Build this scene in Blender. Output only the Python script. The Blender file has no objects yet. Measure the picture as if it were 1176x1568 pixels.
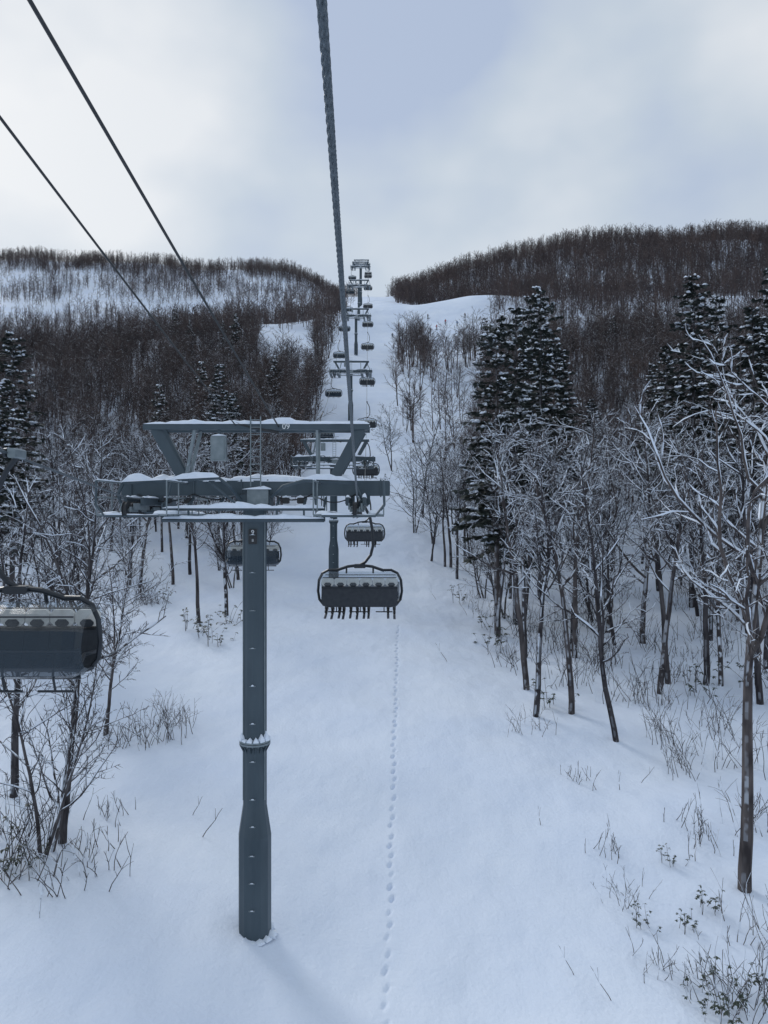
import bpy, math, random
import numpy as np
from mathutils import Vector
random.seed(7)
S=bpy.context.scene
F=1184.0
def BX(px,d): return (px-588.0)/F*d          # lateral metres for a bearing at depth d

# ------------------------------------------------------------------ materials
def newmat(name):
    m=bpy.data.materials.new(name); m.use_nodes=True
    nt=m.node_tree; b=nt.nodes['Principled BSDF']; return m,nt,b
def N(nt,t,**k):
    n=nt.nodes.new(t)
    for a,v in k.items(): setattr(n,a,v)
    return n
def noise(nt,scale,detail=4,rough=.55,coord='Object',sc=None):
    tc=N(nt,'ShaderNodeTexCoord'); n=N(nt,'ShaderNodeTexNoise')
    n.inputs['Scale'].default_value=scale; n.inputs['Detail'].default_value=detail; n.inputs['Roughness'].default_value=rough
    if sc:
        mp=N(nt,'ShaderNodeMapping'); mp.inputs['Scale'].default_value=sc
        nt.links.new(tc.outputs[coord],mp.inputs[0]); nt.links.new(mp.outputs[0],n.inputs[0])
    else: nt.links.new(tc.outputs[coord],n.inputs[0])
    return n
def ramp(nt,src,stops):
    r=N(nt,'ShaderNodeValToRGB'); e=r.color_ramp.elements
    while len(e)<len(stops): e.new(.5)
    for i,(p,c) in enumerate(stops):
        e[i].position=p; e[i].color=(c[0],c[1],c[2],1) if len(c)==3 else c
    nt.links.new(src,r.inputs[0]); return r
def mixc(nt,f,a,b):
    m=N(nt,'ShaderNodeMix',data_type='RGBA')
    if isinstance(f,float): m.inputs[0].default_value=f
    else: nt.links.new(f,m.inputs[0])
    for s,i in ((a,6),(b,7)):
        if isinstance(s,tuple): m.inputs[i].default_value=(*s,1)
        else: nt.links.new(s,m.inputs[i])
    return m.outputs[2]
SNOW=(.76,.83,.93)
def simple(name,c1,c2,scale=3,rough=.6,metal=0,bump=0.0,sc=None):
    m,nt,b=newmat(name)
    n=noise(nt,scale,5,sc=sc); r=ramp(nt,n.outputs[0],[(.3,c1),(.7,c2)])
    nt.links.new(r.outputs[0],b.inputs['Base Color']); b.inputs['Roughness'].default_value=rough; b.inputs['Metallic'].default_value=metal
    if bump:
        bp=N(nt,'ShaderNodeBump'); bp.inputs['Strength'].default_value=bump; nt.links.new(n.outputs[0],bp.inputs['Height']); nt.links.new(bp.outputs[0],b.inputs['Normal'])
    return m
def snowy(name,c1,c2,scale,lo,hi,nlo,nhi,nscale,axis=(0,0,1),rough=.85,merged=False):
    m,nt,b=newmat(name)
    n=noise(nt,scale,2,sc=(1,1,.3)); r=ramp(nt,n.outputs[0],[(.35,c1),(.65,c2)])
    g=N(nt,'ShaderNodeNewGeometry'); s=N(nt,'ShaderNodeVectorMath',operation='DOT_PRODUCT'); nt.links.new(g.outputs['Normal'],s.inputs[0]); s.inputs[1].default_value=axis
    mr=N(nt,'ShaderNodeMapRange'); mr.inputs[1].default_value=lo; mr.inputs[2].default_value=hi; nt.links.new(s.outputs['Value'],mr.inputs[0])
    n2=noise(nt,nscale,2); m2=N(nt,'ShaderNodeMapRange'); m2.inputs[1].default_value=nlo; m2.inputs[2].default_value=nhi; nt.links.new(n2.outputs[0],m2.inputs[0])
    mu=N(nt,'ShaderNodeMath',operation='MULTIPLY'); nt.links.new(mr.outputs[0],mu.inputs[0]); nt.links.new(m2.outputs[0],mu.inputs[1])
    if merged: src=noise(nt,.13,3,.7).outputs[0]; st=[(.3,(.64,.64,.68)),(.5,(1,.97,.96)),(.7,(1.35,1.18,1.06))]
    else: src=N(nt,'ShaderNodeObjectInfo').outputs['Random']; st=[(0,(.75,.73,.74)),(.5,(1,.98,.97)),(1,(1.22,1.12,1.03))]
    tint=ramp(nt,src,st)
    mt=N(nt,'ShaderNodeMix',data_type='RGBA',blend_type='MULTIPLY'); mt.inputs[0].default_value=1; nt.links.new(r.outputs[0],mt.inputs[6]); nt.links.new(tint.outputs[0],mt.inputs[7])
    nt.links.new(mixc(nt,mu.outputs[0],mt.outputs[2],SNOW),b.inputs['Base Color']); b.inputs['Roughness'].default_value=rough
    b.inputs['Specular IOR Level'].default_value=.15
    return m
def nz3(a): a=np.array(a,float); return tuple(a/np.linalg.norm(a))
M_bark=snowy('bark_with_snow',(.034,.032,.036),(.10,.095,.10),2.5,.42,.62,.44,.52,1.6,nz3((-.26,-.38,.87)))
M_barkfar=snowy('far_bark_hazed',(.070,.059,.061),(.125,.105,.104),.6,.5,.9,.50,.66,1.0,merged=True)  # paler than the near bark: distance haze is put into the colour
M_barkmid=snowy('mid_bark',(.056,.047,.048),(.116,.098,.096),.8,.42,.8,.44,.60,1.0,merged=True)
M_needle=simple('conifer_needles',(.012,.018,.016),(.036,.048,.041),1.5,.8)
M_clump=simple('snow_clump',(.68,.76,.87),(.78,.84,.93),4,.8)
M_leaf=simple('dark_leaf',(.018,.03,.022),(.045,.065,.04),3,.5)
M_tower=simple('tower_steel',(.040,.062,.079),(.070,.098,.118),1.3,.45,.2,.05,sc=(1,1,.25))
M_galv=simple('galvanised_steel',(.15,.19,.21),(.24,.28,.30),4,.45,.4,.05)
M_dark=simple('black_rubber',(.012,.014,.017),(.025,.028,.032),8,.5)
M_frame=simple('chair_frame_paint',(.012,.016,.022),(.022,.028,.036),5,.35,.2)
M_seat=simple('chair_upholstery',(.015,.02,.028),(.03,.036,.045),6,.6)
M_head=simple('headrest_fabric',(.58,.56,.52),(.74,.72,.67),6,.7)
M_rope=simple('wire_rope',(.05,.07,.085),(.13,.155,.175),20,.4,.5)
M_white=simple('white_paint',(.65,.68,.7),(.78,.8,.8),3,.5)
M_conc=simple('concrete',(.12,.12,.13),(.2,.2,.2),5,.9)
def bubblemat(name,alpha,col):
    m,nt,b=newmat(name); b.inputs['Base Color'].default_value=(*col,1); b.inputs['Roughness'].default_value=.12
    t=N(nt,'ShaderNodeBsdfTransparent'); t.inputs[0].default_value=(.88,.92,.95,1); mx=N(nt,'ShaderNodeMixShader'); 
    n=noise(nt,3,3); r=N(nt,'ShaderNodeMapRange'); r.inputs[3].default_value=alpha-.08; r.inputs[4].default_value=alpha+.08; nt.links.new(n.outputs[0],r.inputs[0])
    nt.links.new(r.outputs[0],mx.inputs[0]); nt.links.new(t.outputs[0],mx.inputs[1]); nt.links.new(b.outputs[0],mx.inputs[2])
    nt.links.new(mx.outputs[0],nt.nodes['Material Output'].inputs[0]); return m
M_bub=bubblemat('tinted_bubble',.75,(.015,.03,.045))
M_bubtop=bubblemat('clear_bubble',.12,(.4,.42,.43))

# ------------------------------------------------------------------ mesh builder
class MB:
    def __init__(s): s.v=[];s.f=[];s.m=[];s.n=0
    def add(s,v,f,mi):
        v=np.asarray(v,float).reshape(-1,3); s.v.append(v)
        for q in f: s.f.append([int(i)+s.n for i in q])
        s.m+= [mi]*len(f); s.n+=len(v)
    def blade(s,p0,p1,r,mi,rg):
        d=p1-p0; w=np.cross(d,rg.normal(0,1,3)); w/=(np.linalg.norm(w)+1e-9)
        s.add([p0-w*r,p0+w*r,p1+w*r*.3],[(0,1,2)],mi)
    def tube(s,pts,r,k=6,mi=0,cap=True):
        pts=np.asarray(pts,float); n=len(pts); r=np.full(n,r) if np.isscalar(r) else np.asarray(r,float)
        t=np.gradient(pts,axis=0); t/= (np.linalg.norm(t,axis=1,keepdims=True)+1e-9)
        mean=np.abs(pts[-1]-pts[0]); ref=np.zeros(3); ref[int(np.argmin(mean))]=1
        u=np.cross(t,ref); u/=(np.linalg.norm(u,axis=1,keepdims=True)+1e-9); w=np.cross(t,u)
        a=np.arange(k)*2*math.pi/k
        V=pts[:,None,:]+r[:,None,None]*(np.cos(a)[None,:,None]*u[:,None,:]+np.sin(a)[None,:,None]*w[:,None,:])
        f=[]
        for i in range(n-1):
            for j in range(k):
                j2=(j+1)%k; f.append((i*k+j,i*k+j2,(i+1)*k+j2,(i+1)*k+j))
        if cap and r[0]>.015: f.append(tuple(range(k-1,-1,-1))); f.append(tuple((n-1)*k+j for j in range(k)))
        s.add(V,f,mi)
    def box(s,c,d,mi=0,bev=0.0,rot=None):
        x,y,z=[q/2 for q in d]; b=min(bev,x*.9,z*.9) if bev else min(x,z)*.12
        prof=[(-x+b,-z),(x-b,-z),(x,-z+b),(x,z-b),(x-b,z),(-x+b,z),(-x,z-b),(-x,-z+b)]
        V=[(p,-y,q) for p,q in prof]+[(p,y,q) for p,q in prof]
        V=np.array(V)
        if rot is not None: V=V@np.array(rot).T
        V=V+np.array(c)
        f=[tuple(range(8)),tuple(range(15,7,-1))]+[(i,i+8,(i+1)%8+8,(i+1)%8) for i in range(8)]
        s.add(V,f,mi)
    def beam(s,p0,p1,w,h,mi=0):
        p0=np.array(p0,float);p1=np.array(p1,float);d=p1-p0;L=np.linalg.norm(d);d/=L
        up=np.array([0,0,1.]) if abs(d[2])<.9 else np.array([0,1.,0])
        u=np.cross(d,up);u/=np.linalg.norm(u);w2=np.cross(u,d)
        R=np.stack([u,d,w2],1); s.box((p0+p1)/2,(w,L,h),mi,rot=R)
    def snowstrip(s,p0,p1,w,h,mi,seed=0,seg=.18):
        rg=np.random.RandomState(seed+int(abs(p0[0]*31+p0[2]*17)*10)%1000)
        p0=np.array(p0,float);p1=np.array(p1,float);d=p1-p0;L=np.linalg.norm(d);n=max(3,int(L/seg));t=np.linspace(0,1,n)
        dn=d/L; u=np.cross(dn,[0,0,1.]);u/=np.linalg.norm(u)
        hh=h*np.clip(.75+.7*np.convolve(rg.randn(n+4),np.ones(5)/5,'valid'),.1,1.7); hh[0]*=.3; hh[-1]*=.3
        ww=w*(1+.12*rg.randn(n)); a=np.linspace(0,math.pi,6)
        V=p0+t[:,None,None]*d+ (np.cos(a)[None,:,None]*u*ww[:,None,None]/2)+ (np.sin(a)[None,:,None]**.6*hh[:,None,None])*np.array([0,0,1.])
        f=[(i*6+j,(i+1)*6+j,(i+1)*6+j+1,i*6+j+1) for i in range(n-1) for j in range(5)]
        f+=[tuple(range(6)),tuple((n-1)*6+j for j in range(5,-1,-1))]
        s.add(V,f,mi)
    def mesh(s,name,mats,smooth=False):
        me=bpy.data.meshes.new(name); V=np.concatenate(s.v); me.from_pydata(V.tolist(),[],s.f)
        for m in mats: me.materials.append(m)
        me.polygons.foreach_set('material_index',s.m)
        if smooth: me.polygons.foreach_set('use_smooth',[True]*len(s.f))
        me.update(); return me
def obj(name,me,loc=(0,0,0),parent=None,rz=0,sc=1.0):
    o=bpy.data.objects.new(name,me); S.collection.objects.link(o); o.location=loc; o.rotation_euler=(0,0,rz)
    o.scale=(sc,sc,sc) if np.isscalar(sc) else sc
    if parent: o.parent=parent
    return o
def empty(name,loc=(0,0,0)):
    return obj(name,None,loc)

# ------------------------------------------------------------------ terrain
def vnoise(x,y,scale,seed):
    rg=np.random.RandomState(seed); T=rg.rand(256,256)
    X=np.asarray(x)/scale+500; Y=np.asarray(y)/scale+500
    xi=np.floor(X).astype(int);yi=np.floor(Y).astype(int);fx=X-xi;fy=Y-yi
    fx=fx*fx*(3-2*fx);fy=fy*fy*(3-2*fy)
    g=lambda a,b:T[a%256,b%256]
    return (g(xi,yi)*(1-fx)+g(xi+1,yi)*fx)*(1-fy)+(g(xi,yi+1)*(1-fx)+g(xi+1,yi+1)*fx)*fy-.5
cols=[
(-1.5,[(-100,-14),(0,-12),(85,0),(170,40),(260,80),(360,90),(600,200),(900,150)]),
(-.46,[(-100,-15),(0,-14),(50,-12),(85,-8),(130,2),(170,20),(220,42),(320,46),(400,90),(600,198),(900,120)]),
(-.30,[(-100,-15),(0,-14.5),(50,-12),(85,-8),(130,2),(170,20),(260,57),(340,60),(420,100),(600,194),(900,120)]),
(-.145,[(-100,-15),(0,-14.8),(50,-12),(85,-8),(130,4),(170,19),(200,34),(235,52),(300,71),(400,82),(600,190),(900,120)]),
(-.085,[(-100,-15),(0,-14.8),(50,-12),(85,-8),(130,6),(170,21),(230,47),(300,76),(400,98),(600,184),(900,120)]),
(-.03,[(-100,-16),(0,-15),(26,-14.5),(50,-12),(85,-7.5),(100,-3),(130,8),(162,20),(230,45),(275,66),(310,83),(380,104),(450,131),(520,145),(600,140),(900,60)]),
(.01,[(-100,-16),(0,-15),(26,-14.5),(50,-12),(85,-7.5),(100,-3),(130,8),(162,20),(230,45),(275,66),(310,83),(380,102),(450,126),(550,118),(900,60)]),
(.072,[(-100,-16),(0,-15),(26,-14.5),(50,-12),(85,-7.5),(100,-4),(130,7),(162,20),(230,43),(260,56),(310,85),(350,92),(450,137),(550,125),(900,60)]),
(.13,[(-100,-16),(0,-15),(26,-14.5),(50,-12),(85,-8),(100,-5),(130,5),(162,18),(230,41),(260,55),(310,85),(350,92),(450,144),(550,130),(900,60)]),
(.185,[(-100,-16),(0,-15),(26,-14.6),(50,-12),(85,-8),(130,3),(200,30),(310,82),(450,150),(560,140),(900,60)]),
(.285,[(-100,-16),(0,-15),(26,-14.8),(50,-12),(85,-8),(130,5),(200,35),(310,88),(450,156),(560,140),(900,60)]),
(.46,[(-100,-16),(0,-15),(26,-14.4),(50,-10.5),(85,-5),(130,8),(200,38),(300,86),(430,154),(560,145),(900,60)]),
(1.5,[(-100,-12),(0,-10),(50,0),(85,15),(200,70),(430,160),(560,150),(900,60)]),
]
yg=np.arange(-100,901,5.); wg=np.arange(-1.5,1.501,.02)
Z=np.array([np.interp(yg,[a for a,_ in c],[b for _,b in c]) for _,c in cols])
T=np.array([np.interp(wg,[c[0] for c in cols],Z[:,j]) for j in range(len(yg))])
def blur(A,ax,n):
    for _ in range(n):
        P=np.pad(A,[(1,1) if i==ax else (0,0) for i in range(2)],mode='edge')
        A=(P[:-2]+2*P[1:-1]+P[2:])/4 if ax==0 else (P[:,:-2]+2*P[:,1:-1]+P[:,2:])/4
    return A
T=blur(blur(T,0,3),1,3)
track=[(0.04+(y-22)*.0265+.04*math.sin(y*.7)+(.04 if i%2 else -.04),y) for i,y in enumerate(np.arange(20.5,67,.78)+np.random.RandomState(3).randn(60)[:60]*.06)]
def H(x,y,fine=True):
    x=np.asarray(x,float);y=np.asarray(y,float)
    w=np.clip(x/(np.maximum(y,-5)+30),-1.499,1.499); yy=np.clip(y,-99.9,899.9)
    a=(yy+100)/5; b=(w+1.5)/.02; i=a.astype(int); j=b.astype(int); i=np.minimum(i,len(yg)-2); j=np.minimum(j,len(wg)-2); fa=a-i; fb=b-j
    z=(T[i,j]*(1-fb)+T[i,j+1]*fb)*(1-fa)+(T[i+1,j]*(1-fb)+T[i+1,j+1]*fb)*fa
    far=np.clip((y-90)/200,0,1)
    z=z+vnoise(x,y,45,1)*7*far+vnoise(x,y,18,2)*(.5+1.8*far)+vnoise(x*.7+y*.5,y*1.2,6,4)*.55+vnoise(x+y*.3,y,2.4,5)*.10
    z=z-.45*np.exp(-((y-26)/16)**2)
    return z
def h1(x,y): return float(H(np.array([x]),np.array([y]))[0])

def axis(segs):
    out=[segs[0][0]]
    for a,b,st in segs:
        n=max(1,int(round((b-a)/st))); out+=list(np.linspace(a,b,n+1)[1:])
    return np.array(out)
xs=axis([(-1200,-400,40),(-400,-150,8),(-150,-60,3),(-60,-20,1.2),(-20,-.4,.45),(-.4,1.7,.05),(1.7,22,.45),(22,60,1.2),(60,150,3),(150,400,8),(400,1200,40)])
ys=axis([(-100,0,5),(0,20,1),(20,67,.1),(67,120,.6),(120,340,1.6),(340,620,4),(620,900,20),(900,1500,100)])
XX,YY=np.meshgrid(xs,ys); ZZ=H(XX,YY)
rgt=np.random.RandomState(9)
for (tx,ty) in track:
    dep=rgt.uniform(.06,.17)
    for (ox,oy) in ((-.04,0),(.04,.16)):
        ix=np.where(abs(xs-tx-ox)<.3)[0]; iy=np.where(abs(ys-ty-oy)<.5)[0]
        if len(ix)==0 or len(iy)==0: continue
        sl=np.ix_(iy,ix); dx=(XX[sl]-tx-ox)/.07; dy=(YY[sl]-ty-oy)/.13; r2=dx*dx+dy*dy
        ZZ[sl]-=dep*np.exp(-r2**1.5)
nx,ny=len(xs),len(ys)
me=bpy.data.meshes.new('snow_ground')
V=np.stack([XX,YY,ZZ],-1).reshape(-1,3); idx=np.arange(nx*ny).reshape(ny,nx)
Q=np.stack([idx[:-1,:-1],idx[:-1,1:],idx[1:,1:],idx[1:,:-1]],-1).reshape(-1,4)
me.vertices.add(len(V)); me.vertices.foreach_set('co',V.ravel()); me.loops.add(Q.size); me.loops.foreach_set('vertex_index',Q.ravel().astype(np.int32))
me.polygons.add(len(Q)); me.polygons.foreach_set('loop_start',np.arange(0,Q.size,4,dtype=np.int32)); me.polygons.foreach_set('use_smooth',[True]*len(Q)); me.update(calc_edges=True)
m,nt,b=newmat('snow'); 
n1=noise(nt,.12,5); r=ramp(nt,n1.outputs[0],[(.3,(.66,.75,.90)),(.7,(.76,.835,.945))])
nt.links.new(r.outputs[0],b.inputs['Base Color']); b.inputs['Roughness'].default_value=.7; b.inputs['Specular IOR Level'].default_value=.25
n2=noise(nt,.32,3,.45,sc=(1,.6,1)); n3=noise(nt,7,3,.5,sc=(1,.8,1))
ma=N(nt,'ShaderNodeMath',operation='MULTIPLY_ADD'); nt.links.new(n2.outputs[0],ma.inputs[0]); ma.inputs[1].default_value=18; nt.links.new(n3.outputs[0],ma.inputs[2])
bp=N(nt,'ShaderNodeBump'); bp.inputs['Strength'].default_value=.4; bp.inputs['Distance'].default_value=.08; nt.links.new(ma.outputs[0],bp.inputs['Height']); nt.links.new(bp.outputs[0],b.inputs['Normal'])
me.materials.append(m); obj('snow_ground',me)

# ------------------------------------------------------------------ trees
def nrm(v): return v/(np.linalg.norm(v)+1e-9)
def grow(mb,p,d,L,r,lvl,rg,P):
    if P['k'][lvl]==1:
        mb.blade(p,p+nrm(d+rg.normal(0,.1,3))*L,max(r,P['rmin'])*1.25,0,rg); return
    n=P['seg'][lvl]; pts=[p]; q=p
    for i in range(n):
        d=nrm(d+rg.normal(0,P['wob'][lvl],3)+np.array([0,0,P['up'][lvl]])); q=q+d*L/n; pts.append(q)
    pts=np.array(pts); rads=np.linspace(r,max(r*P['tip'][lvl],P['rmin']),n+1)
    mb.tube(pts,rads,P['k'][lvl],0,cap=False)
    if P.get('snow') and lvl>=1:
        i=0
        while i<n:
            ln=rg.randint(1,4); j=min(n,i+ln)
            hor=math.hypot(*(pts[j]-pts[i])[:2])/(np.linalg.norm(pts[j]-pts[i])+1e-9)
            if rg.rand()<P['snow']*(.25+.85*hor)*(1 if lvl==1 else .75):
                rr=rads[i:j+1]*.85+P.get('sth',.010)*rg.uniform(.6,1.5); sp=pts[i:j+1]+np.array([-.25,-.3,1.0])*(rads[i:j+1,None]*.75+.008); rr[0]*=.5; rr[-1]*=.5
                mb.tube(sp,rr,4 if lvl==1 else 3,1,cap=False)
            i=j
    if lvl>=P['max']: return
    cnt=P['n'][lvl]; cnt=max(1,int(cnt*rg.uniform(.75,1.25)))
    for j in range(cnt):
        t=P['t0'][lvl]+(1-P['t0'][lvl])*((j+rg.rand())/cnt); t=min(t,.98)
        f=t*n; i=int(f); f-=i; base=pts[i]*(1-f)+pts[i+1]*f; tan=nrm(pts[i+1]-pts[i])
        az=rg.uniform(0,2*math.pi); a=nrm(np.cross(tan,[math.cos(az),math.sin(az),.3])); ang=math.radians(rg.uniform(*P['ang'][lvl]))
        nd=tan*math.cos(ang)+a*math.sin(ang)
        rb=rads[i]*(1-f)+rads[i+1]*f
        big=rg.rand()<P['fork'] and lvl==0
        L2=L*P['ratio'][lvl]*(1.15-.75*t)*rg.uniform(.6,1.2)*(1.6 if big else 1)
        grow(mb,base,nd,L2,max(min(rb*(.75 if big else .5),L2*.024),P['rmin']*1.3),lvl+1,rg,P)
def decid(name,seed,Ht,r0,P,mat,lean=.05,stems=1):
    mb=MB(); rg=np.random.RandomState(seed)
    for s_ in range(stems):
        d=nrm(np.array([rg.normal(0,lean),rg.normal(0,lean),1])+(rg.normal(0,.13,3)*[1,1,0] if stems>1 else 0))
        grow(mb,np.array([rg.normal(0,.12),rg.normal(0,.12),-.4]) if stems>1 else np.array([0,0,-.4]),d,(Ht+.4)*rg.uniform(.8,1) if stems>1 else Ht+.4,r0*(.75 if stems>1 else 1),0,rg,P)
    return mb.mesh(name,[mat,M_clump])
PN=dict(seg=[14,6,3,1],wob=[.045,.14,.18,.2],up=[.02,.06,.03,.0],tip=[.15,.25,.35,.5],k=[9,5,4,1],rmin=.012,max=3,n=[26,8,6,0],t0=[.28,.2,.15,0],ang=[(30,70),(30,60),(25,60),(0,1)],ratio=[.33,.42,.5,.5],fork=.25,snow=.5)
PM=dict(PN,seg=[7,3,1,1],k=[5,3,1,1],rmin=.02,max=2,n=[21,11,0,0],snow=0)
PF=dict(PN,seg=[4,2,1,1],k=[3,3,1,1],rmin=.036,max=2,n=[14,8,0,0],t0=[.15,.1,.1,0],wob=[.05,.15,.2,.2],snow=0)
near=[decid('bare_tree_a',1,16,.22,PN,M_bark),decid('bare_tree_b',2,17,.19,dict(PN,snow=.25),M_bark,.08),decid('bare_tree_c',3,15,.17,dict(PN,snow=.3),M_bark,.1,2),
      decid('bare_tree_d',4,16,.20,dict(PN,t0=[.42,.2,.15,0],snow=.55),M_bark,.06),decid('bare_tree_e',5,14,.15,dict(PN,t0=[.2,.2,.15,0],n=[26,7,5,0],snow=.12),M_bark,.1,3),
      decid('bare_tree_f',6,17,.21,dict(PN,t0=[.45,.2,.15,0],fork=.4,snow=.65),M_bark,.04)]
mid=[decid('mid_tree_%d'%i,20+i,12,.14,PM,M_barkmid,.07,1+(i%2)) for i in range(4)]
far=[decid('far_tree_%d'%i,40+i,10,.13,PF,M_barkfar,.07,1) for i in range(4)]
bigtree=decid('bare_tree_big',77,19,.27,dict(PN,seg=[16,8,5,1],n=[20,10,7,0],t0=[.42,.2,.15,0],fork=.6,wob=[.035,.18,.2,.2],rmin=.014,snow=.95,sth=.02),M_bark,.02)

def conifer(name,seed,Ht,z0,Lm,detail=1.0):
    mb=MB(); rg=np.random.RandomState(seed)
    zz=np.linspace(-.4,Ht,14); px=np.cumsum(rg.normal(0,.04,14)); px-=px[0]
    mb.tube(np.stack([px,px*.5,zz],1),np.linspace(.3*Ht/28,.03,14),8,0)
    z=z0*Ht; 
    while z<Ht-.15:
        t=(z-z0*Ht)/(Ht*(1-z0))
        nb=rg.randint(4,7) if t>.05 else 2
        for b_ in range(nb):
            az=rg.uniform(0,2*math.pi); L=Lm*((1-t)**.62*.92+.06)*rg.uniform(.35,1.25)*(1 if t>.12 else .8)
            d=np.array([math.cos(az),math.sin(az),rg.uniform(-.1,.3)+.35*t]); n=5; pts=[np.array([px[min(13,int((z+.4)/(Ht+.4)*13))],0,z])]
            for i in range(n): pts.append(pts[-1]+d*L/n); d=d+np.array([0,0,-.12+ .03*i])
            pts=np.array(pts); mb.tube(pts,np.linspace(.045,.012,n+1),3,0)
            ns=int((8+L*11)*detail); snowph=rg.rand(); br=rg.rand()
            for k in range(ns):
                s=rg.uniform(.1,1)**.8*n; i=min(int(s),n-1); p=pts[i]+(pts[i+1]-pts[i])*(s-i)
                dirb=nrm(pts[i+1]-pts[i]); side=np.array([-dirb[1],dirb[0],0]); sg=rg.choice([-1,1])
                isn=(math.sin(s*2.3+snowph*9)+rg.normal(0,.45))>(.72 if br<.7 else 1.5)
                dv=nrm(dirb*rg.uniform(.3,1)+side*sg*rg.uniform(.3,1.1)+np.array([0,0,rg.uniform(-.6,.15)]))
                ln=rg.uniform(.34,.75)*(1.15-.4*t); wv=nrm(np.cross(dv,[rg.normal(0,.5),rg.normal(0,.5),1]))*ln*rg.uniform(.2,.36)
                if isn:
                    ln*=.75; p=p+np.array([0,0,.10]); dv=nrm(dv*[1,1,.2]); c=p+dv*ln*.5+np.array([0,0,.14])
                    V=[p-wv*.3,p+dv*ln*.5-wv,p+dv*ln-wv*.2,p+dv*ln*.6+wv,p+wv*.4,c]
                    mb.add(V,[(0,1,5),(1,2,5),(2,3,5),(3,4,5),(4,0,5)],2)
                else:
                    V=[p,p+dv*ln*.55-wv,p+dv*ln,p+dv*ln*.5+wv]
                    mb.add(V,[(0,1,2,3)],1)
        z+=rg.uniform(.3,.65)*Ht/26/ (1 if detail>.6 else .6)
    return mb.mesh(name,[M_bark,M_needle,M_clump])
con=[conifer('conifer_a',1,28,.26,4.2),conifer('conifer_b',2,28,.18,3.9),conifer('conifer_c',3,25,.32,3.7)]
confar=[conifer('conifer_far',9,13,.12,2.6,.5)]

# ---- corridor test
RE=[(0,12),(20,13.5),(29,12.8),(40,10.5),(47,9.0),(62,9.3),(84,8),(93,6),(128,4.5),(162,3),(230,3),(700,2)]
LE=[(0,-9.5),(30,-10.5),(60,-13.5),(85,-15),(140,-13),(200,-16),(275,-15),(330,-17),(420,-15),(700,-16)]
def is_open(x,y):
    if x<np.interp(y,*zip(*RE)) and x>np.interp(y,*zip(*LE)): return True
    u=x/y
    if 236<y<335 and -15<x and u<.145+.012*math.sin(y*.15): return True
    if 330<y<420 and -15<x<BX(605,y): return True
    if 205<y<262 and -.165<u<-.09 : return True
    return False
def sparse(x,y):
    u=x/y
    return 120<y<240 and .0<u<.125
def tree(name,me,x,y,sc,rz=None):
    rz=random.uniform(0,6.28) if rz is None else rz
    return obj(name,me,(x,y,h1(x,y)-.05),rz=rz,sc=(sc*random.uniform(.92,1.08),sc*random.uniform(.92,1.08),sc))
tree('bare_tree',bigtree,BX(1140,29.3),29.3,1.0,2.2)
for px,d,v,sc in [(820,46,3,.98),(875,46.5,5,1.0),(945,43,1,.92),(1080,52,0,1.0),(1165,48,3,1.1),(660,92,2,.85),(690,90,0,.9),(712,93,1,.95),(636,101,4,.9),(740,78,4,.8),
    (95,31,3,.95),(70,30,4,.75),(20,36,0,.9),(-40,33,1,.9),(305,70,3,.95),(347,72,1,1.05),(140,62,0,1.0),(75,55,1,.95),(215,80,5,1.0),(600,128,2,.8),(880,58,5,1.05),(1010,50,3,1.0),(985,62,0,1.05),(930,66,1,1.1)]:
    tree('bare_tree',near[v],BX(px,d),d,sc)
for px,d,v,sc in [(762,64,0,.95),(790,69,1,1.02),(828,78,0,1.14),(812,92,1,1.15),(850,86,2,1.05),(1060,74,0,1.14),(1100,84,1,1.1),(1150,66,2,1.08),(1185,72,1,1.12),(1020,98,0,.9),(905,100,2,.75),
    (18,78,0,.98),(-20,70,1,.95),(335,98,1,.84),(358,106,2,.75),(1000,104,1,.8)]:
    tree('snowy_conifer_tree',con[v],BX(px,d),d,sc)
rg=np.random.RandomState(11); placed=[]
def scatter(n,d0,d1,u0,u1,names,lo,hi,mind):
    k=0;tries=0
    while k<n and tries<n*40:
        tries+=1
        y=math.sqrt(rg.uniform(d0*d0,d1*d1)); x=rg.uniform(u0,u1)*y
        if is_open(x,y): continue
        if any((x-a)**2+(y-b_)**2<mind*mind for a,b_ in placed): continue
        placed.append((x,y)); k+=1
        me=names[rg.randint(len(names))]
        tree('snowy_conifer_tree' if 'conifer' in me.name else 'bare_tree',me,x,y,rg.uniform(lo,hi))
scatter(24,50,75,.13,.6,near,.75,1.1,2.6)
scatter(58,75,118,.03,.6,near,.65,1.05,2.8)
scatter(60,82,118,-.6,-.1,near,.65,1.0,2.8)
scatter(9,36,80,-.6,-.36,near,.6,1.0,3)

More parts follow.
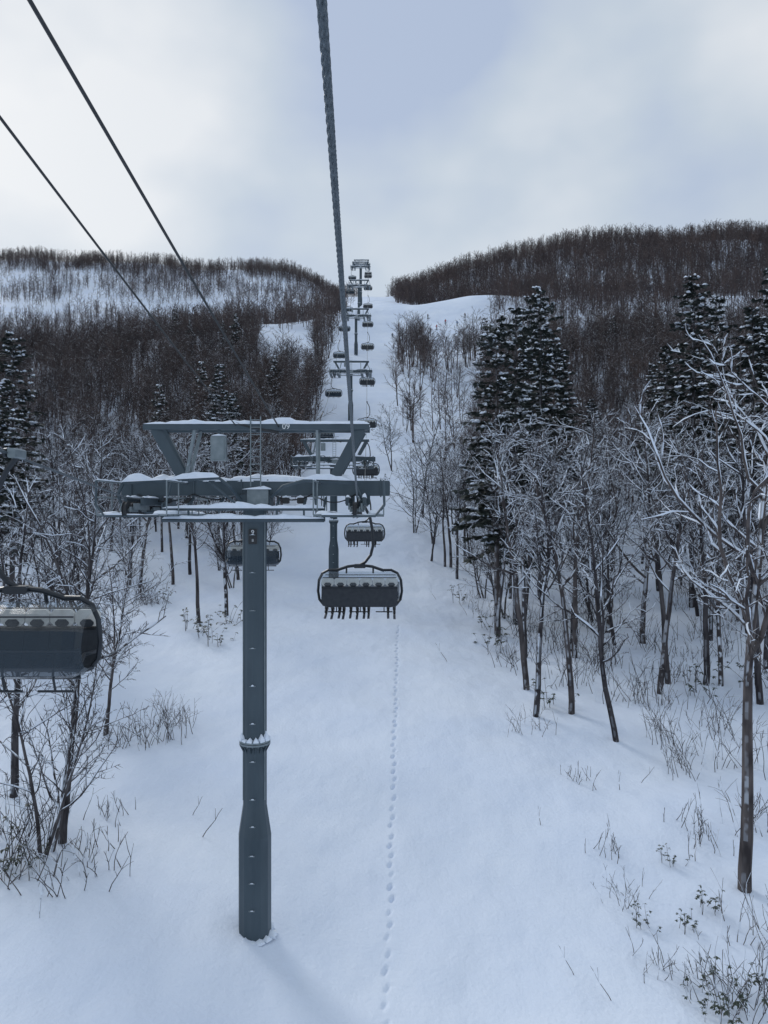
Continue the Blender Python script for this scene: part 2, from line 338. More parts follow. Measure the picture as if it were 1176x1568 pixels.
# ---- distant forest : each forest is one merged mesh
def forest(name,children,lists):
    VS=[];LI=[];LT=[];MI=[];off=0
    for child,pts in zip(children,lists):
        if not pts: continue
        nv=len(child.vertices); co=np.empty(nv*3,np.float32); child.vertices.foreach_get('co',co); co=co.reshape(-1,3)
        li=np.empty(len(child.loops),np.int32); child.loops.foreach_get('vertex_index',li)
        lt=np.empty(len(child.polygons),np.int32); child.polygons.foreach_get('loop_total',lt)
        mi=np.empty(len(child.polygons),np.int32); child.polygons.foreach_get('material_index',mi)
        P=np.array(pts,np.float32); k=len(P); a=np.array([random.uniform(0,6.28) for _ in range(k)],np.float32); s=P[:,3]
        c,sn=np.cos(a)*s,np.sin(a)*s
        X=co[None,:,0]*c[:,None]-co[None,:,1]*sn[:,None]+P[:,0:1]; Y=co[None,:,0]*sn[:,None]+co[None,:,1]*c[:,None]+P[:,1:2]; Zz=co[None,:,2]*s[:,None]+P[:,2:3]
        VS.append(np.stack([X,Y,Zz],-1).reshape(-1,3)); LI.append((li[None,:]+(np.arange(k,dtype=np.int32)*nv)[:,None]+off).ravel()); LT.append(np.tile(lt,k)); MI.append(np.tile(mi,k)); off+=k*nv
    V=np.concatenate(VS).astype(np.float32); L=np.concatenate(LI).astype(np.int32); LT=np.concatenate(LT); st=np.concatenate([[0],np.cumsum(LT)[:-1]]).astype(np.int32)
    me=bpy.data.meshes.new(name); me.vertices.add(len(V)); me.vertices.foreach_set('co',V.ravel()); me.loops.add(len(L)); me.loops.foreach_set('vertex_index',L)
    me.polygons.add(len(LT)); me.polygons.foreach_set('loop_start',st); me.polygons.foreach_set('material_index',np.concatenate(MI).astype(np.int32))
    for m in children[0].materials: me.materials.append(m)
    me.update(calc_edges=True); obj(name,me); print(name,len(LT))
B=[[] for _ in range(9)]
rg=np.random.RandomState(5)
n=20500; U=rg.uniform(-.6,.6,n); Y=np.sqrt(rg.uniform(112**2,640**2,n)); X=U*Y
Zh=H(X,Y); nz=vnoise(X*.8+Y*.3,Y*1.3,34,21)+.5*vnoise(X,Y,13,22)
total=0
for x,y,z,u,q in zip(X,Y,Zh,U,nz):
    if is_open(x,y): continue
    if sparse(x,y) and rg.rand()<.75: continue
    if u<-.03 and y>345:
        if y>612: continue
        if q<.06 and y<572: 
            if rg.rand()<.78: continue
    if u>-.03 and y>500: continue
    if y<240 and rg.rand()<.02 and abs(u)>0.12: B[8].append((x,y,z,rg.uniform(.7,1.3))); total+=1; continue
    s=rg.uniform(.6,1.15)
    if y<235: B[rg.randint(4)].append((x,y,z,s))
    else: B[4+rg.randint(4)].append((x,y,z,s*(.95 if y<345 or u>0 else .85)))
    total+=1
n=1600; U=rg.uniform(-.6,.6,n); Y=np.sqrt(rg.uniform(112**2,250**2,n)); X=U*Y; Zh=H(X,Y)
for x,y,z in zip(X,Y,Zh):
    if not is_open(x,y) and not sparse(x,y): B[rg.randint(4)].append((x,y,z,rg.uniform(.5,1.15)))
n=5600; U=rg.uniform(.02,.6,n); Y=np.sqrt(rg.uniform(290**2,500**2,n)); X=U*Y; Zh=H(X,Y)
for x,y,z in zip(X,Y,Zh):
    if not is_open(x,y): B[4+rg.randint(4)].append((x,y,z,rg.uniform(.5,1.05)))
n=2200; U=rg.uniform(-.6,-.03,n); Y=np.sqrt(rg.uniform(560**2,610**2,n)); X=U*Y; Zh=H(X,Y)
for x,y,z in zip(X,Y,Zh):
    if vnoise(x,y,22,61)>-.2: B[4+rg.randint(4)].append((x,y,z,rg.uniform(.5,1.0)))
for i in range(44):
    y=rg.uniform(205,245); x=rg.uniform(4,13); B[rg.randint(4)].append((x,y,h1(x,y),rg.uniform(.7,1.15)))
for i in range(14):
    y=rg.uniform(225,250); x=BX(rg.uniform(705,730),y); B[rg.randint(4)].append((x,y,h1(x,y),rg.uniform(.7,1.2)))
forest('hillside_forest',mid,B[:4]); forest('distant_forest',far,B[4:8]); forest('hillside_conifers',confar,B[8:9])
print('instances',total)

# ---- shrubs
def shrub(name,seed,n,hh,leaf=False,arch=.25):
    mb=MB(); rg=np.random.RandomState(seed)
    for i in range(n):
        p=np.array([rg.normal(0,.9 if not leaf else .5),rg.normal(0,.6),-.1]); d=nrm(np.array([rg.normal(0,arch),rg.normal(0,arch),1])); L=hh*rg.uniform(.4,1); pts=[p]
        for j in range(5): d=nrm(d+rg.normal(0,.12,3)+np.array([0.03,0,-.03])); pts.append(pts[-1]+d*L/5)
        mb.tube(pts,np.linspace(.02,.008,6),3,0)
        for t in range(rg.randint(1,5)):
            a=pts[rg.randint(2,5)]; dd=nrm(d+rg.normal(0,.5,3)); e=a+dd*L*rg.uniform(.15,.4); mb.tube([a,(a+e)/2+[0,0,.03],e],[.010,.008,.006],3,0)
            ends=[e] if leaf else []
            if leaf and t==0: ends.append(pts[-1])
            for e in ends:
                for k in range(8):
                    az=rg.uniform(0,6.28); dv=np.array([math.cos(az),math.sin(az),-rg.uniform(.1,.9)]); dv=nrm(dv); ln=rg.uniform(.12,.24); w=nrm(np.cross(dv,[0,0,1]))*ln*.2
                    mb.add([e,e+dv*ln*.5-w,e+dv*ln,e+dv*ln*.5+w],[(0,1,2,3)],1)
    return mb.mesh(name,[M_bark,M_leaf])
sh=[shrub('twigs_a',1,22,2.2,False,.3),shrub('twigs_b',2,16,1.6,False,.2),shrub('twigs_c',3,26,2.8,False,.25)]
lf=[shrub('leafy_a',4,7,1.6,True),shrub('leafy_b',5,9,2.2,True,.35)]
def put(nm,me,px,d,sc): 
    x=BX(px,d); obj(nm,me,(x,d,h1(x,d)),rz=random.uniform(0,6.28),sc=sc)
for px,d,v,sc in [(225,43,0,1.1),(265,45,2,.8),(245,42,2,.9),(190,42,1,1),(150,30,1,1.1),(125,28,0,1.0),(30,30,2,1.2),(0,28,0,1.2),(60,33,2,1.0),(175,34,1,.9),(735,72,0,1),(720,78,1,1),(815,44,0,.8),
   (1020,43,2,1.0),(1050,40,2,.9),(1090,44,2,1),(1010,48,0,1),(1130,40,2,1.1),(1060,34,1,1.0),(930,32,1,.8),(960,29,0,.6),(1080,32,1,.9),(1150,34,2,.9),(890,38,1,.8),(910,55,2,1.2),(860,60,2,1.2),(1000,60,2,1.2),(1100,58,2,1.2),(770,58,1,1.2),
   (1120,24,0,.8),(1150,23,2,.8),(1060,24.5,1,.8),(1000,25,1,.7),(1170,26,2,.9)]:
    put('bare_shrub',sh[v],px,d,sc)
for i in range(30):
    d=rg.uniform(48,80); put('bare_shrub',sh[i%3],rg.uniform(790,1200),d,rg.uniform(.9,1.5))
for i in range(10):
    d=rg.uniform(74,95); put('bare_shrub',sh[i%3],rg.uniform(-40,370),d,rg.uniform(.9,1.5))
for px,d,v,sc in [(310,64,1,1.3),(290,66,0,1.3),(325,62,0,1.1),(245,76,1,1.2),(350,70,1,1.2),(980,27.5,0,.5),(1050,27,0,.5),(1080,28,0,.6),(1120,23.5,1,.7),(1150,22.5,1,.8),(1095,22.6,0,.6),(1175,24,1,.7),
   (20,28.5,0,.8),(0,31,1,.9),(60,29,0,.6),(745,66,1,1.3),(760,60,0,1.4),(700,76,0,1.2),(1020,31,0,.5),(590,120,1,1.3),(597,150,1,1.5),(830,48,0,1.1),(1070,50,0,1.3),(1150,52,1,1.3)]:
    put('leafy_shrub',lf[v],px,d,sc)

# ------------------------------------------------------------------ lift
def XC(d): return -4.34-.0195*(d-26)
RK=[(-40,5.5),(-8,3.6),(3.7,2.45),(15,1.25),(23,.45),(26,.33),(29,.42),(34,.6),(50,1.1),(67,1.9),(82,5.0),(85,5.4),(100,9.2),(135,19.2),(162,29),(205,47.6),(240,62),(275,77),(310,93.5),(345,109),(385,123)]
def RZ(d): return float(np.interp(d,*zip(*RK)))
G=3.46
def xr(d):
    return XC(d)+G if d>=26 else np.interp(d,[-40,26],[-.88+1.72,-.88])
xl=lambda d: XC(d)-G
def rope(name,fx,d0,d1,twist,r):
    mb=MB()
    if twist:
        ds=np.arange(d0,d1,.035); k=24; a=np.arange(k)*2*math.pi/k; V=[]
        for d in ds:
            rr=r*(.66+.38*np.abs(np.cos(3*(a+d*2*math.pi/.62)))); V.append(np.stack([fx(d)+rr*np.cos(a),np.full(k,d),RZ(d)+rr*np.sin(a)],1))
        n=len(ds); f=[(i*k+j,(i+1)*k+j,(i+1)*k+(j+1)%k,i*k+(j+1)%k) for i in range(n-1) for j in range(k)]
        mb.add(np.concatenate(V),f,0)
        return mb.mesh(name,[M_rope])
    ds=[d0]+[d for d,_ in RK if d0<d<d1]+[d1]; mb.tube([[fx(d),d,RZ(d)] for d in ds],r,8,0); return mb.mesh(name,[M_rope])
hr=empty('haul_rope')
obj('near_strand',rope('rope1',xr,-6,26,True,.027),parent=hr); obj('uphill_strand',rope('rope2',xr,26,385,False,.03),parent=hr); obj('downhill_strand',rope('rope3',xl,-40,385,False,.03),parent=hr)
def cable(name,pts,r):
    P=np.array(pts,float); t=np.linspace(0,1,30); L=P[0]+(P[1]-P[0])*t[:,None]; L[:,2]-=4*.12*t*(1-t)
    mb=MB(); mb.tube(L,r,8,0); obj(name,mb.mesh(name,[M_dark]))
def extend(a,b,k): a=np.array(a);b=np.array(b);return a,a+(b-a)*k
cable('communication_cable',extend((-3.47,26,2.75),(-3.6,8,5.3),2.2),.025)
cable('communication_cable',extend((-4.9,26,2.8),(-4.72,9.5,4.97),2.2),.02)
cable('communication_cable',[(-3.5,26.2,2.8),(XC(85)+.5,85,8.3)],.02)

px=lambda p:(p-390.3)*.02196
pz=lambda p:(784-p)*.02196-.35
def head():
    mb=MB(); A,Bm,Sn,D,W=0,1,2,3,4
    mb.box(((px(190)+px(597))/2,0,pz(747)),(px(597)-px(190),.55,.50),A,.04)
    for q in (205,300,372,412,480,583): mb.box((px(q),0,pz(747)),(.05,.63,.58),A,.01)
    mb.snowstrip((px(192),0,pz(737)),(px(540),0,pz(737)),.56,.24,Sn,1)
    mb.snowstrip((px(545),0,pz(737)),(px(597),0,pz(737)),.5,.05,Sn,2)
    mb.box((0,0,pz(768)),(1.15,.75,.5),A,.06); mb.box((px(398),-.42,pz(760)),(.7,.12,.5),Bm,.04); mb.snowstrip((px(375),-.45,pz(749)),(px(418),-.45,pz(749)),.25,.14,Sn,3)
    for yy in (-.45,.45):
        mb.beam((px(226),yy,pz(655)),(px(566),yy,pz(655)),.16,.2,A); mb.snowstrip((px(226),yy,pz(651)),(px(566),yy,pz(651)),.2,.15,Sn,5+int(yy*10))
    for q in (232,300,388,487,560): mb.beam((px(q),-.45,pz(655)),(px(q),.45,pz(655)),.12,.15,A)
    for yy in (-.42,.42):
        mb.beam((px(243),yy,pz(658)),(px(283),yy*.5,pz(733)),.14,.34,A); mb.beam((px(303),yy,pz(658)),(px(287),yy*.5,pz(733)),.1,.12,Bm)
        mb.beam((px(553),yy,pz(658)),(px(512),yy*.5,pz(733)),.14,.34,A); mb.beam((px(487),yy,pz(658)),(px(487),yy*.5,pz(733)),.09,.1,Bm)
        mb.snowstrip((px(290),yy*.6,pz(725)),(px(303),yy,pz(665)),.1,.09,Sn,8)
    for q in (388,403): mb.tube([(px(q),-.55,pz(640)),(px(q),-.55,pz(745))],.022,6,Bm)
    for i in range(9): mb.tube([(px(388),-.55,pz(645+i*11)),(px(403),-.55,pz(645+i*11))],.015,5,Bm)
    mb.box((px(340),-.5,pz(688)),(.5,.28,.82),Bm,.03); mb.beam((px(340),-.42,pz(667)),(px(340),-.42,pz(655)),.1,.1,A); mb.box((px(340),-.655,pz(688)),(.4,.02,.7),Bm,.02)
    mb.snowstrip((px(330),-.5,pz(669)),(px(350),-.5,pz(669)),.28,.09,Sn,9)
    mb.tube([(px(360),-.5,pz(648)),(px(385),-.5,pz(655)),(px(430),-.5,pz(664))],.05,6,D)
    for q0,q1,sag in ((215,300,.25),(300,372,.18),(418,480,.2),(480,545,.28)):
        t=np.linspace(0,1,9); mb.tube(np.stack([px(q0)+(px(q1)-px(q0))*t,np.full(9,-.33),pz(756)-sag*4*t*(1-t)],1),.022,5,D)
    for q in (232,262,292,440,462): mb.box((px(q),-.36,pz(766)),(.22,.2,.2),D,.03); mb.snowstrip((px(q)-.12,-.36,pz(761)),(px(q)+.12,-.36,pz(761)),.2,.09,Sn,50)
    for sgn,x0 in ((-1,-G),(1,G)):
        for i in range(10):
            y=-2.6+i*.58; zc=-.03-.22-.03*abs(i-4.5)*.12
            mb.tube([(x0-.06,y,zc),(x0-.05,y,zc)],.26,16,D); mb.tube([(x0-.045,y,zc),(x0+.045,y,zc)],.22,16,D); mb.tube([(x0+.05,y,zc),(x0+.06,y,zc)],.26,16,D)
            mb.tube([(x0-.16,y,zc),(x0+.16,y,zc)],.045,8,Bm)
        for i in range(5):
            y=-2.31+i*1.16
            for sx in (-.14,.14): mb.beam((x0+sx,y-.38,-.25),(x0+sx,y+.38,-.25),.03,.16,Bm)
        for y in (-1.73,1.2): 
            for sx in (-.19,.19): mb.beam((x0+sx,y-.75,-.16),(x0+sx,y+.75,-.16),.04,.2,Bm)
        mb.beam((x0-.26,-1.9,-.0),(x0-.26,1.9,-.0),.1,.26,A)
        mb.beam((x0+.26,-1.9,-.0),(x0+.26,1.9,-.0),.1,.26,A)
        mb.box((x0-.26,0,.13),(.3,.5,.45),A,.04); mb.box((x0+.26,0,.13),(.3,.5,.45),A,.04)
        for sx in (-.26,.26): mb.snowstrip((x0+sx,-1.9,.12),(x0+sx,-.3,.12),.12,.12,Sn,11)
        xo=x0+sgn*.62; xi=x0-sgn*1.0
        for xc in ((xo,xi)):
            mb.box((xc,0,-.42),(.5,5.4,.05),Bm,.01)
            for y in np.linspace(-2.6,2.6,9): mb.beam((xc-.26,y,-.44),(xc+.26,y,-.44),.04,.06,A)
            mb.snowstrip((xc,-2.65,-.40),(xc,2.6,-.40),.42,.13,Sn,14)
        for xc in (xo+sgn*.25,xi-sgn*.25):
            for z in (.12,.62): mb.tube([(xc,-2.7,z),(xc,2.7,z)],.025,6,Bm)
            for y in (-2.7,-1.35,0.4,1.35,2.7): mb.tube([(xc,y,-.42),(xc,y,.62)],.022,6,Bm)
            mb.snowstrip((xc,-2.7,.64),(xc,2.7,.64),.05,.05,Sn,17)
        for y in (-2.7,2.7):
            mb.tube([(xo+sgn*.25,y,.62),(xo+sgn*.27,y,-.1),(xo,y-.02,-.45),(xi,y,-.45)],.04,6,A)
            mb.snowstrip((xo,y,-.42),(xi,y,-.42),.09,.09,Sn,19)
    for zz,w in ((pz(779),.05),(pz(795),.07)):
        mb.tube([(px(262),-1.0,zz),(px(500),-1.0,zz)],w,8,A); mb.snowstrip((px(262),-1.0,zz+w*.6),(px(500),-1.0,zz+w*.6),w*2.2,.16,Sn,21)
    for q in (262,300,345,430,470,500): mb.beam((px(q),-1.0,pz(797)),(px(q),-1.0,pz(770)),.06,.06,A); mb.beam((px(q),-1.0,pz(775)),(px(q),-.28,pz(762)),.07,.08,A)
    mb.tube([(px(203),-1.0,pz(742)),(px(197),-1.05,pz(757)),(px(203),-1.05,pz(775)),(px(225),-1.0,pz(783)),(px(262),-1.0,pz(784))],.06,8,A)
    mb.tube([(px(203),-1.0,pz(740)),(px(345),-1.0,pz(733)),(px(360),-1,pz(745)),(px(372),-.5,pz(765))],.055,8,A); mb.snowstrip((px(203),-1.0,pz(739)),(px(345),-1.0,pz(732)),.13,.2,Sn,23)
    mb.tube([(px(420),-.5,pz(760)),(px(440),-1,pz(745)),(px(470),-1,pz(737)),(px(545),-1.0,pz(740)),(px(556),-1.0,pz(765)),(px(540),-1,pz(790))],.055,8,A); mb.snowstrip((px(470),-1,pz(735)),(px(545),-1,pz(737)),.13,.18,Sn,24)
    mb.tube([(px(275),-1,pz(740)),(px(262),-1,pz(790))],.04,6,A); mb.tube([(px(330),-1,pz(738)),(px(375),-1,pz(775))],.04,6,A); mb.tube([(px(485),-1,pz(738)),(px(490),-1,pz(795))],.05,6,A)
    return mb.mesh('tower_head',[M_tower,M_galv,M_clump,M_dark,M_white])
HD=head()
def tower(d,base=None):
    x=XC(d); zr=RZ(d); zb=h1(x,d) if base is None else base
    e=empty('lift_tower',(x,d,zr)); obj('sheave_crossarm',HD,parent=e)
    mb=MB(); L=zb-zr
    top=pz(785)
    def seg(z0,z1,r0,r1,mi=0): mb.tube([(0,0,z0),(0,0,z1)],[r0,r1],12,mi)
    seg(L-1,L+3.3,.55,.55); seg(L+3.3,L+4.3,.55,.40); seg(L+4.3,top+.1,.40,.395)
    fl=L+6.4
    if L<-9:
        mb.tube([(0,0,fl-.06),(0,0,fl)],.52,24,1); mb.tube([(0,0,fl+.02),(0,0,fl+.08)],.52,24,1)
        for i in range(16):
            a=i*math.pi/8; mb.tube([(.46*math.cos(a),.46*math.sin(a),fl-.1),(.46*math.cos(a),.46*math.sin(a),fl+.13)],.025,6,1)
            mb.beam((.38*math.cos(a+.2),.38*math.sin(a+.2),fl-.3),(.5*math.cos(a+.2),.5*math.sin(a+.2),fl-.07),.03,.05,0)
        for i in range(7):
            a=-2.9+i*.45; mb.snowstrip((.44*math.cos(a),.44*math.sin(a),fl+.08),(.44*math.cos(a+.42),.44*math.sin(a+.42),fl+.08),.2,.24,2,30+i,.08)
    for sx in (-.36,.36):
        mb.tube([(sx,-.2,L+4.5),(sx,-.2,top)],.02,5,1)
    z=L+1
    while z<top-.5:
        rr=.55 if z<L+3.3 else .41
        mb.tube([(-.09,-rr*.9,z),(-.09,-rr-.1,z),(.09,-rr-.1,z),(.09,-rr*.9,z)],.014,5,1)
        mb.snowstrip((-.05,-rr-.08,z+.01),(.05,-rr-.08,z+.01),.05,.035,2,40,.05); z+=.9 if z<L+4 else 1.25
    for i in range(14):
        a=i*2*math.pi/14; mb.snowstrip((.6*math.cos(a),.6*math.sin(a),L-.08),(.6*math.cos(a+.46),.6*math.sin(a+.46),L-.08),.34,.17,2,60+i,.08)
    obj('post',mb.mesh('tower_post',[M_tower,M_galv,M_clump,M_conc]),parent=e)
    return e
T1=tower(26)
for d in (84,162,230,292,345,383): tower(d)
def text(body,size,loc,parent,mat,nm):
    c=bpy.data.curves.new(nm,'FONT'); c.body=body; c.size=size; c.align_x='CENTER'; c.align_y='CENTER'; c.extrude=.002
    o=bpy.data.objects.new(nm,c); S.collection.objects.link(o); o.parent=parent; o.location=loc; o.rotation_euler=(math.pi/2,0,0); c.materials.append(mat)
text('09',.26,(px(441),-.545,pz(655)),T1,M_white,'number_text')
mb=MB(); mb.box((0.0,-.425,pz(820)),(.28,.03,.5),0,.02); obj('number_plate',mb.mesh('plate',[M_dark]),parent=T1)
text('9',.22,(0,-.445,pz(814)),T1,M_white,'plate_text'); text('II',.13,(0,-.445,pz(826)),T1,M_white,'plate_text')

# chairs
def chair():
    mb=MB(); FR,SE,HE,BU,BT,SN,GA=range(7)
    mb.box((0,0,.02),(.16,.5,.2),GA,.03); mb.tube([(.1,-.2,.02),(.16,-.2,.02)],.1,12,FR); mb.tube([(.1,.2,.02),(.16,.2,.02)],.1,12,FR)
    c=[(0,0,-.05),(.2,0,-.3),(.42,-.02,-.75),(.52,-.04,-1.3),(.55,-.05,-1.9),(.45,-.05,-2.3),(.22,-.05,-2.6),(0,-.05,-2.72)]
    mb.tube(c,.06,8,FR)
    mb.tube([(-1.0,-.05,-2.95),(-.5,-.05,-2.78),(0,-.05,-2.72),(.5,-.05,-2.78),(1.0,-.05,-2.95)],.06,8,FR)
    mb.box((0,-.05,-2.76),(.5,.3,.16),FR,.04)
    for s in (-1,1):
        mb.tube([(s*.95,-.05,-2.93),(s*1.3,0,-2.93),(s*1.55,.05,-3.06),(s*1.70,.1,-3.35),(s*1.74,.1,-3.8),(s*1.68,.05,-4.15),(s*1.5,-.05,-4.36),(s*1.2,-.1,-4.42)],.055,8,FR)
        mb.tube([(s*.55,-.05,-2.8),(s*.55,-.15,-3.05)],.04,6,FR)
        mb.tube([(s*1.55,-.2,-4.05),(s*1.55,.45,-4.0),(s*1.55,.75,-4.2)],.04,6,FR)
    mb.tube([(-1.3,-.12,-4.4),(1.3,-.12,-4.4)],.05,8,FR)
    for i in range(6):
        x=-1.3+i*.52
        prof=[(.5,-4.22),(.35,-4.3),(0,-4.32),(-.2,-4.22),(-.28,-3.95),(-.36,-3.62)]
        V=[];
        for off in (0,.07):
            for (yy,zz) in prof:
                for xx in (x-.25,x,x+.25): V.append((xx,yy-off*.8-(.03 if xx==x else 0),zz-off-(.02 if xx==x else 0)))
        n=len(prof); f=[]
        for o_ in (0,n*3):
            for a in range(n-1):
                for b_ in range(2): f.append((o_+a*3+b_,o_+a*3+b_+1,o_+(a+1)*3+b_+1,o_+(a+1)*3+b_))
        for a in range(n-1):
            f.append((a*3,(a+1)*3,n*3+(a+1)*3,n*3+a*3)); f.append((a*3+2,n*3+a*3+2,n*3+(a+1)*3+2,(a+1)*3+2))
        f.append((0,1,2,n*3+2,n*3+1,n*3)); q=(n-1)*3; f.append((q,q+1,q+2,n*3+q+2,n*3+q+1,n*3+q))
        mb.add(V,f,SE)
        mb.box((x,-.40,-3.38),(.5,.1,.34),HE,.08); mb.box((x,-.465,-3.49),(.28,.03,.16),SE,.06); mb.box((x,-.335,-3.49),(.28,.03,.16),SE,.06)
    mb.box((0,-.45,-3.98),(3.1,.06,.76),SE,.12); mb.tube([(-1.55,-.5,-3.6),(1.55,-.5,-3.6)],.035,6,FR)
    prof=[(-.54,-3.5,BT),(-.52,-3.25,BT),(-.38,-3.08,BT),(0,-3.0,BT),(.4,-3.02,BT),(.8,-3.15,BT),(1.0,-3.45,BT),(1.12,-3.8,BU),(1.05,-4.15,BU),(.9,-4.35,BU),(.6,-4.45,BU)]
    XS=[-1.66,-1.58,-1.35,-.65,0,.65,1.35,1.58,1.66]; IN=[.4,.15,.03,0,0,0,.03,.15,.4]
    V=[]
    for (yy,zz,_) in prof:
        for xx,i_ in zip(XS,IN): V.append((xx,yy+(.2-yy)*i_*.6,zz+(-3.7-zz)*i_*.6))
    k=len(XS)
    for a in range(len(prof)-1):
        mb.add([V[a*k+b_] for b_ in range(k)]+[V[(a+1)*k+b_] for b_ in range(k)],[(b_,b_+1,k+b_+1,k+b_) for b_ in range(k-1)],prof[a+1][2])
    for (yy,zz) in ((.86,-3.2),(-.53,-3.2)):
        mb.tube([(-1.5,yy,zz),(1.5,yy,zz)],.018,5,FR)
    mb.tube([(-1.5,.5,-4.45),(1.5,.5,-4.45)],.03,6,FR)
    mb.tube([(-1.5,.55,-3.95),(1.5,.55,-3.95)],.03,6,FR)
    for x in (-1.0,0,1.0):
        mb.tube([(x,.55,-3.95),(x,.62,-4.4),(x,.5,-4.72)],.025,6,FR); mb.tube([(x-.35,.5,-4.72),(x+.35,.5,-4.72)],.025,6,FR)
    return mb.mesh('chair_mesh',[M_frame,M_seat,M_head,M_bub,M_bubtop,M_clump,M_galv])
CH=chair()
def put_chair(side,d,dx=0):
    x=(xr(d) if side>0 else xl(d)); return obj('chairlift_chair',CH,(x+dx,d,RZ(d)),rz=0 if side>0 else math.pi)
up=[32,67,100,135,170,205,240,275,310,345,372]; dn=[15.8,49,88,124,160,195,232,268,302,340]
for d in up: put_chair(1,d)
for d in dn: put_chair(-1,d,.1 if d<20 else 0)

# people -------------------------------------------------------------
def figure(name,J,Ed,R,mats,rule,extra):
    me=bpy.data.meshes.new(name); me.from_pydata(J,Ed,[]); o=bpy.data.objects.new(name+'_tmp',me); S.collection.objects.link(o)
    sk=o.modifiers.new('s','SKIN'); 
    for v,r in zip(me.skin_vertices[0].data,R): v.radius=(r,r)
    me.skin_vertices[0].data[0].use_root=True
    ss=o.modifiers.new('u','SUBSURF'); ss.levels=1; ss.render_levels=1
    dg=bpy.context.evaluated_depsgraph_get(); ev=o.evaluated_get(dg); m2=bpy.data.meshes.new_from_object(ev); bpy.data.objects.remove(o)
    vs=[tuple(v.co) for v in m2.vertices]; fs=[tuple(p.vertices) for p in m2.polygons]
    mb=MB(); V=np.array(vs); mb.v.append(V); mb.n=len(V)
    for f in fs: mb.f.append(list(f)); c=V[list(f)].mean(0); mb.m.append(rule(c))
    extra(mb); return mb.mesh(name,mats,True)
M_skin=simple('skin',(.45,.28,.2),(.55,.35,.26),5,.6)
jk=[simple('jacket_%d'%i,c,tuple(q*1.4 for q in c),6,.7) for i,c in enumerate([(.02,.03,.05),(.25,.03,.03),(.03,.09,.2),(.05,.05,.05),(.35,.25,.05)])]
M_pant=simple('ski_trousers',(.015,.016,.02),(.03,.03,.035),6,.7); M_boot=simple('ski_boot',(.02,.02,.02),(.05,.05,.05),6,.4); M_ski=simple('ski',(.05,.06,.08),(.2,.2,.22),4,.3)
def skis(mb,pts,tilt=0):
    for x,y,z in pts:
        c,s=math.cos(tilt),math.sin(tilt); R=[[1,0,0],[0,c,-s],[0,s,c]]
        mb.box((x,y,z),(.1,1.55,.025),4,.008,rot=R); mb.tube([(x,y+.75*c,z+.75*s),(x,y+.85*c,z+.85*s+.05),(x,y+.9*c,z+.9*s+.11)],[.045,.04,.02],6,4); mb.box((x,y-.05,z+.09),(.11,.3,.16),3,.04)
def seated(mi):
    rr=random.Random(mi); sp=rr.uniform(.08,.14); dz=rr.uniform(-.06,.05)
    J=[(0,0,.08),(0,-.03,.3),(0,-.02,.52),(0,0,.63),(0,.02,.74),(0,.03,.84),
       (.1,.05,.07),(.12,.45,.08),(sp,.5,-.38),(sp,.62,-.44),(-.1,.05,.07),(-.12,.45,.08),(-sp,.5,-.38+dz),(-sp,.62,-.44+dz),
       (.2,0,.5),(.24,.12,.26),(.16,.4,.22),(-.2,0,.5),(-.24,.12,.26),(-.16,.4,.22)]
    Ed=[(0,1),(1,2),(2,3),(3,4),(4,5),(0,6),(6,7),(7,8),(8,9),(0,10),(10,11),(11,12),(12,13),(2,14),(14,15),(15,16),(2,17),(17,18),(18,19)]
    R=[.15,.15,.14,.07,.11,.1,.1,.085,.07,.06,.1,.085,.07,.06,.075,.06,.045,.075,.06,.045]
    return figure('seated_skier',J,Ed,R,[jk[mi],M_pant,jk[3],M_boot,M_ski,M_skin],lambda c:3 if c[2]<-.24 else (2 if c[2]>.7 and not(c[1]>.09 and c[2]<.8) else (5 if c[2]>.66 else (1 if c[2]<.16 else 0))),lambda mb:skis(mb,[(-sp,.5,-.56+dz),(sp,.5,-.56)],.12+dz))
def standing(mi,pose):
    b=.12*pose
    J=[(0,0,.92),(0,b*.5,1.1),(0,b,1.35),(0,b+.03,1.5),(0,b+.05,1.6),(0,b+.06,1.7),
       (.1,.02,.88),(.14,.12,.5),(.15,0,.1),(.15,.14,.06),(-.1,.02,.88),(-.14,.12,.5),(-.15,0,.1),(-.15,.14,.06),
       (.2,b,1.36),(.3,b+.05,1.1),(.32,b+.3,1.0),(-.2,b,1.36),(-.3,b+.05,1.1),(-.32,b+.3,1.0)]
    Ed=[(0,1),(1,2),(2,3),(3,4),(4,5),(0,6),(6,7),(7,8),(8,9),(0,10),(10,11),(11,12),(12,13),(2,14),(14,15),(15,16),(2,17),(17,18),(18,19)]
    R=[.15,.14,.15,.07,.11,.1,.1,.08,.06,.06,.1,.08,.06,.06,.075,.06,.045,.075,.06,.045]
    def ex(mb):
        skis(mb,[(-.15,.1,.03),(.15,.1,.03)])
        for s in (-1,1): mb.tube([(s*.33,b+.32,1.08),(s*.45,b-.05,.05)],.01,5,4)
    return figure('skier',J,Ed,R,[jk[mi],M_pant,jk[3],M_boot,M_ski,M_skin],lambda c:3 if c[2]<.2 else (1 if c[2]<.9 and abs(c[0])<.26 else (5 if 1.5<c[2]<1.62 else (2 if c[2]>1.6 else 0))),ex)
st=[seated(i) for i in (0,1,2,3)]
for d,slots in ((32,(0,1,2,3,5)),(67,(0,1,3,4)),(100,(1,2,3,4)),(135,(0,2,3)),(170,(1,2,4,5)),(205,(2,3))):
    for k,i in enumerate(slots): obj('seated_skier',st[(k+int(d))%4],(xr(d)-1.3+i*.52,d+.02,RZ(d)-4.25))
sd=[standing(i,p) for i,p in ((0,.5),(1,1),(2,.8),(3,1),(3,.3))]
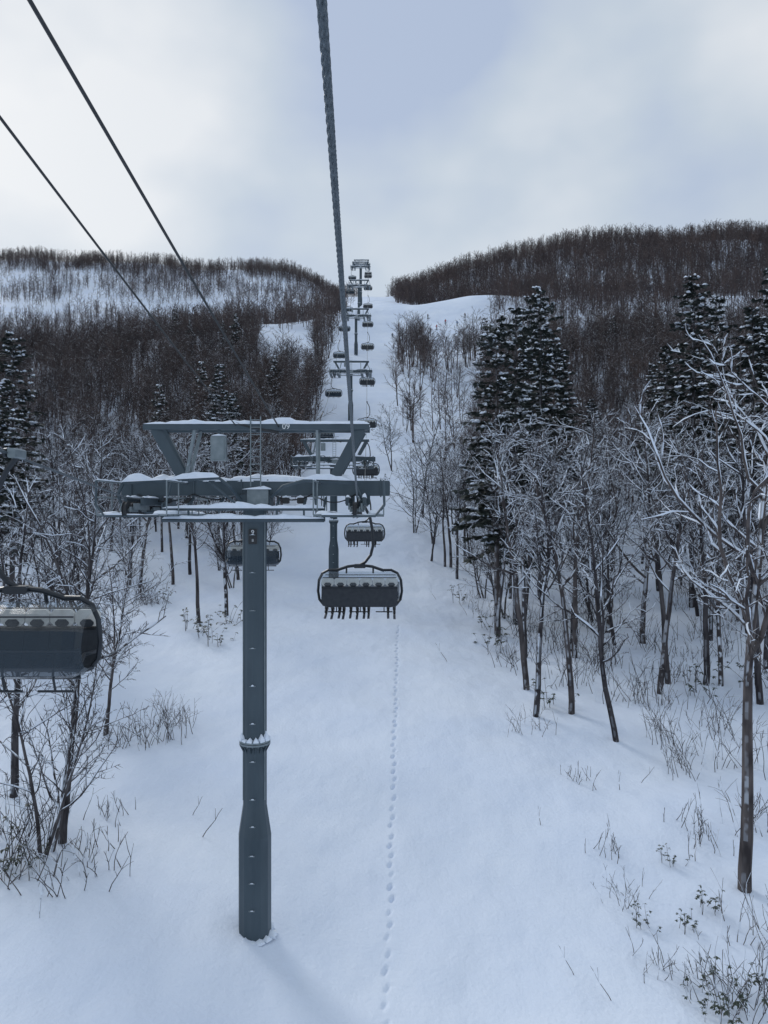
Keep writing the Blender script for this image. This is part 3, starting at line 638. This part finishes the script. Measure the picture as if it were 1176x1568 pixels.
for k,(p,d) in enumerate([(601,270),(611,282),(640,290),(648,285),(655,292),(684,262),(682,284),(700,280),(712,288),(603,248),(655,262),(669,274)]):
    x=BX(p,d); obj('skier',sd[k%5],(x,d,h1(x,d)),rz=random.uniform(0,6.28),sc=1.15)

# ------------------------------------------------------------------ light
az=math.radians(-38); el=math.radians(31)
w=bpy.data.worlds.new('World'); S.world=w; w.use_nodes=True; nt=w.node_tree; bg=nt.nodes['Background']
sky=N(nt,'ShaderNodeTexSky'); sky.sky_type='NISHITA'; sky.sun_disc=False; sky.sun_elevation=el; sky.sun_rotation=az
tc=N(nt,'ShaderNodeTexCoord'); mp=N(nt,'ShaderNodeMapping'); mp.inputs['Scale'].default_value=(1,1,1.5); mp.inputs['Location'].default_value=(1.35,.7,.1)
nt.links.new(tc.outputs['Generated'],mp.inputs[0]); nn=N(nt,'ShaderNodeTexNoise'); nn.inputs['Scale'].default_value=3.2; nn.inputs['Detail'].default_value=4; nn.inputs['Roughness'].default_value=.45
nt.links.new(mp.outputs[0],nn.inputs[0])
acc=nn.outputs[0]
for p,c0,amt in [((190,1184,720),.93,-.13),((-330,1184,250),.955,.08),((460,1184,640),.97,.12),((-600,1184,640),.95,.14),((-600,1184,250),.97,.05)]:
    dt=N(nt,'ShaderNodeVectorMath',operation='DOT_PRODUCT'); nt.links.new(tc.outputs['Generated'],dt.inputs[0]); dt.inputs[1].default_value=nz3(p)
    mr=N(nt,'ShaderNodeMapRange',interpolation_type='SMOOTHSTEP'); mr.inputs[1].default_value=c0; mr.inputs[2].default_value=1.0; mr.inputs[3].default_value=0; mr.inputs[4].default_value=amt; nt.links.new(dt.outputs['Value'],mr.inputs[0])
    ad=N(nt,'ShaderNodeMath',operation='ADD'); nt.links.new(acc,ad.inputs[0]); nt.links.new(mr.outputs[0],ad.inputs[1]); acc=ad.outputs[0]
r=ramp(nt,acc,[(.34,(4.3,5.1,6.6)),(.50,(5.5,6.2,7.0)),(.70,(7.6,7.9,8.2))])
nt.links.new(mixc(nt,.9,sky.outputs[0],r.outputs[0]),bg.inputs[0]); bg.inputs[1].default_value=.107
L=bpy.data.lights.new('sun','SUN'); L.energy=1.3; L.angle=math.radians(18); L.color=(1,.97,.93); lo=bpy.data.objects.new('sun',L); S.collection.objects.link(lo)
sd_=Vector((math.sin(az)*math.cos(el),math.cos(az)*math.cos(el),math.sin(el))); lo.rotation_euler=sd_.to_track_quat('Z','Y').to_euler()
c=bpy.data.cameras.new('camera'); co=bpy.data.objects.new('camera',c); S.collection.objects.link(co); co.location=(0,0,0); co.rotation_euler=(math.pi/2,0,0)
c.sensor_fit='VERTICAL'; c.sensor_height=24; c.lens=12/(784/F); c.clip_end=5000; c.clip_start=.1; S.camera=co
S.view_settings.view_transform='Standard'; S.view_settings.look='None'; S.view_settings.exposure=0
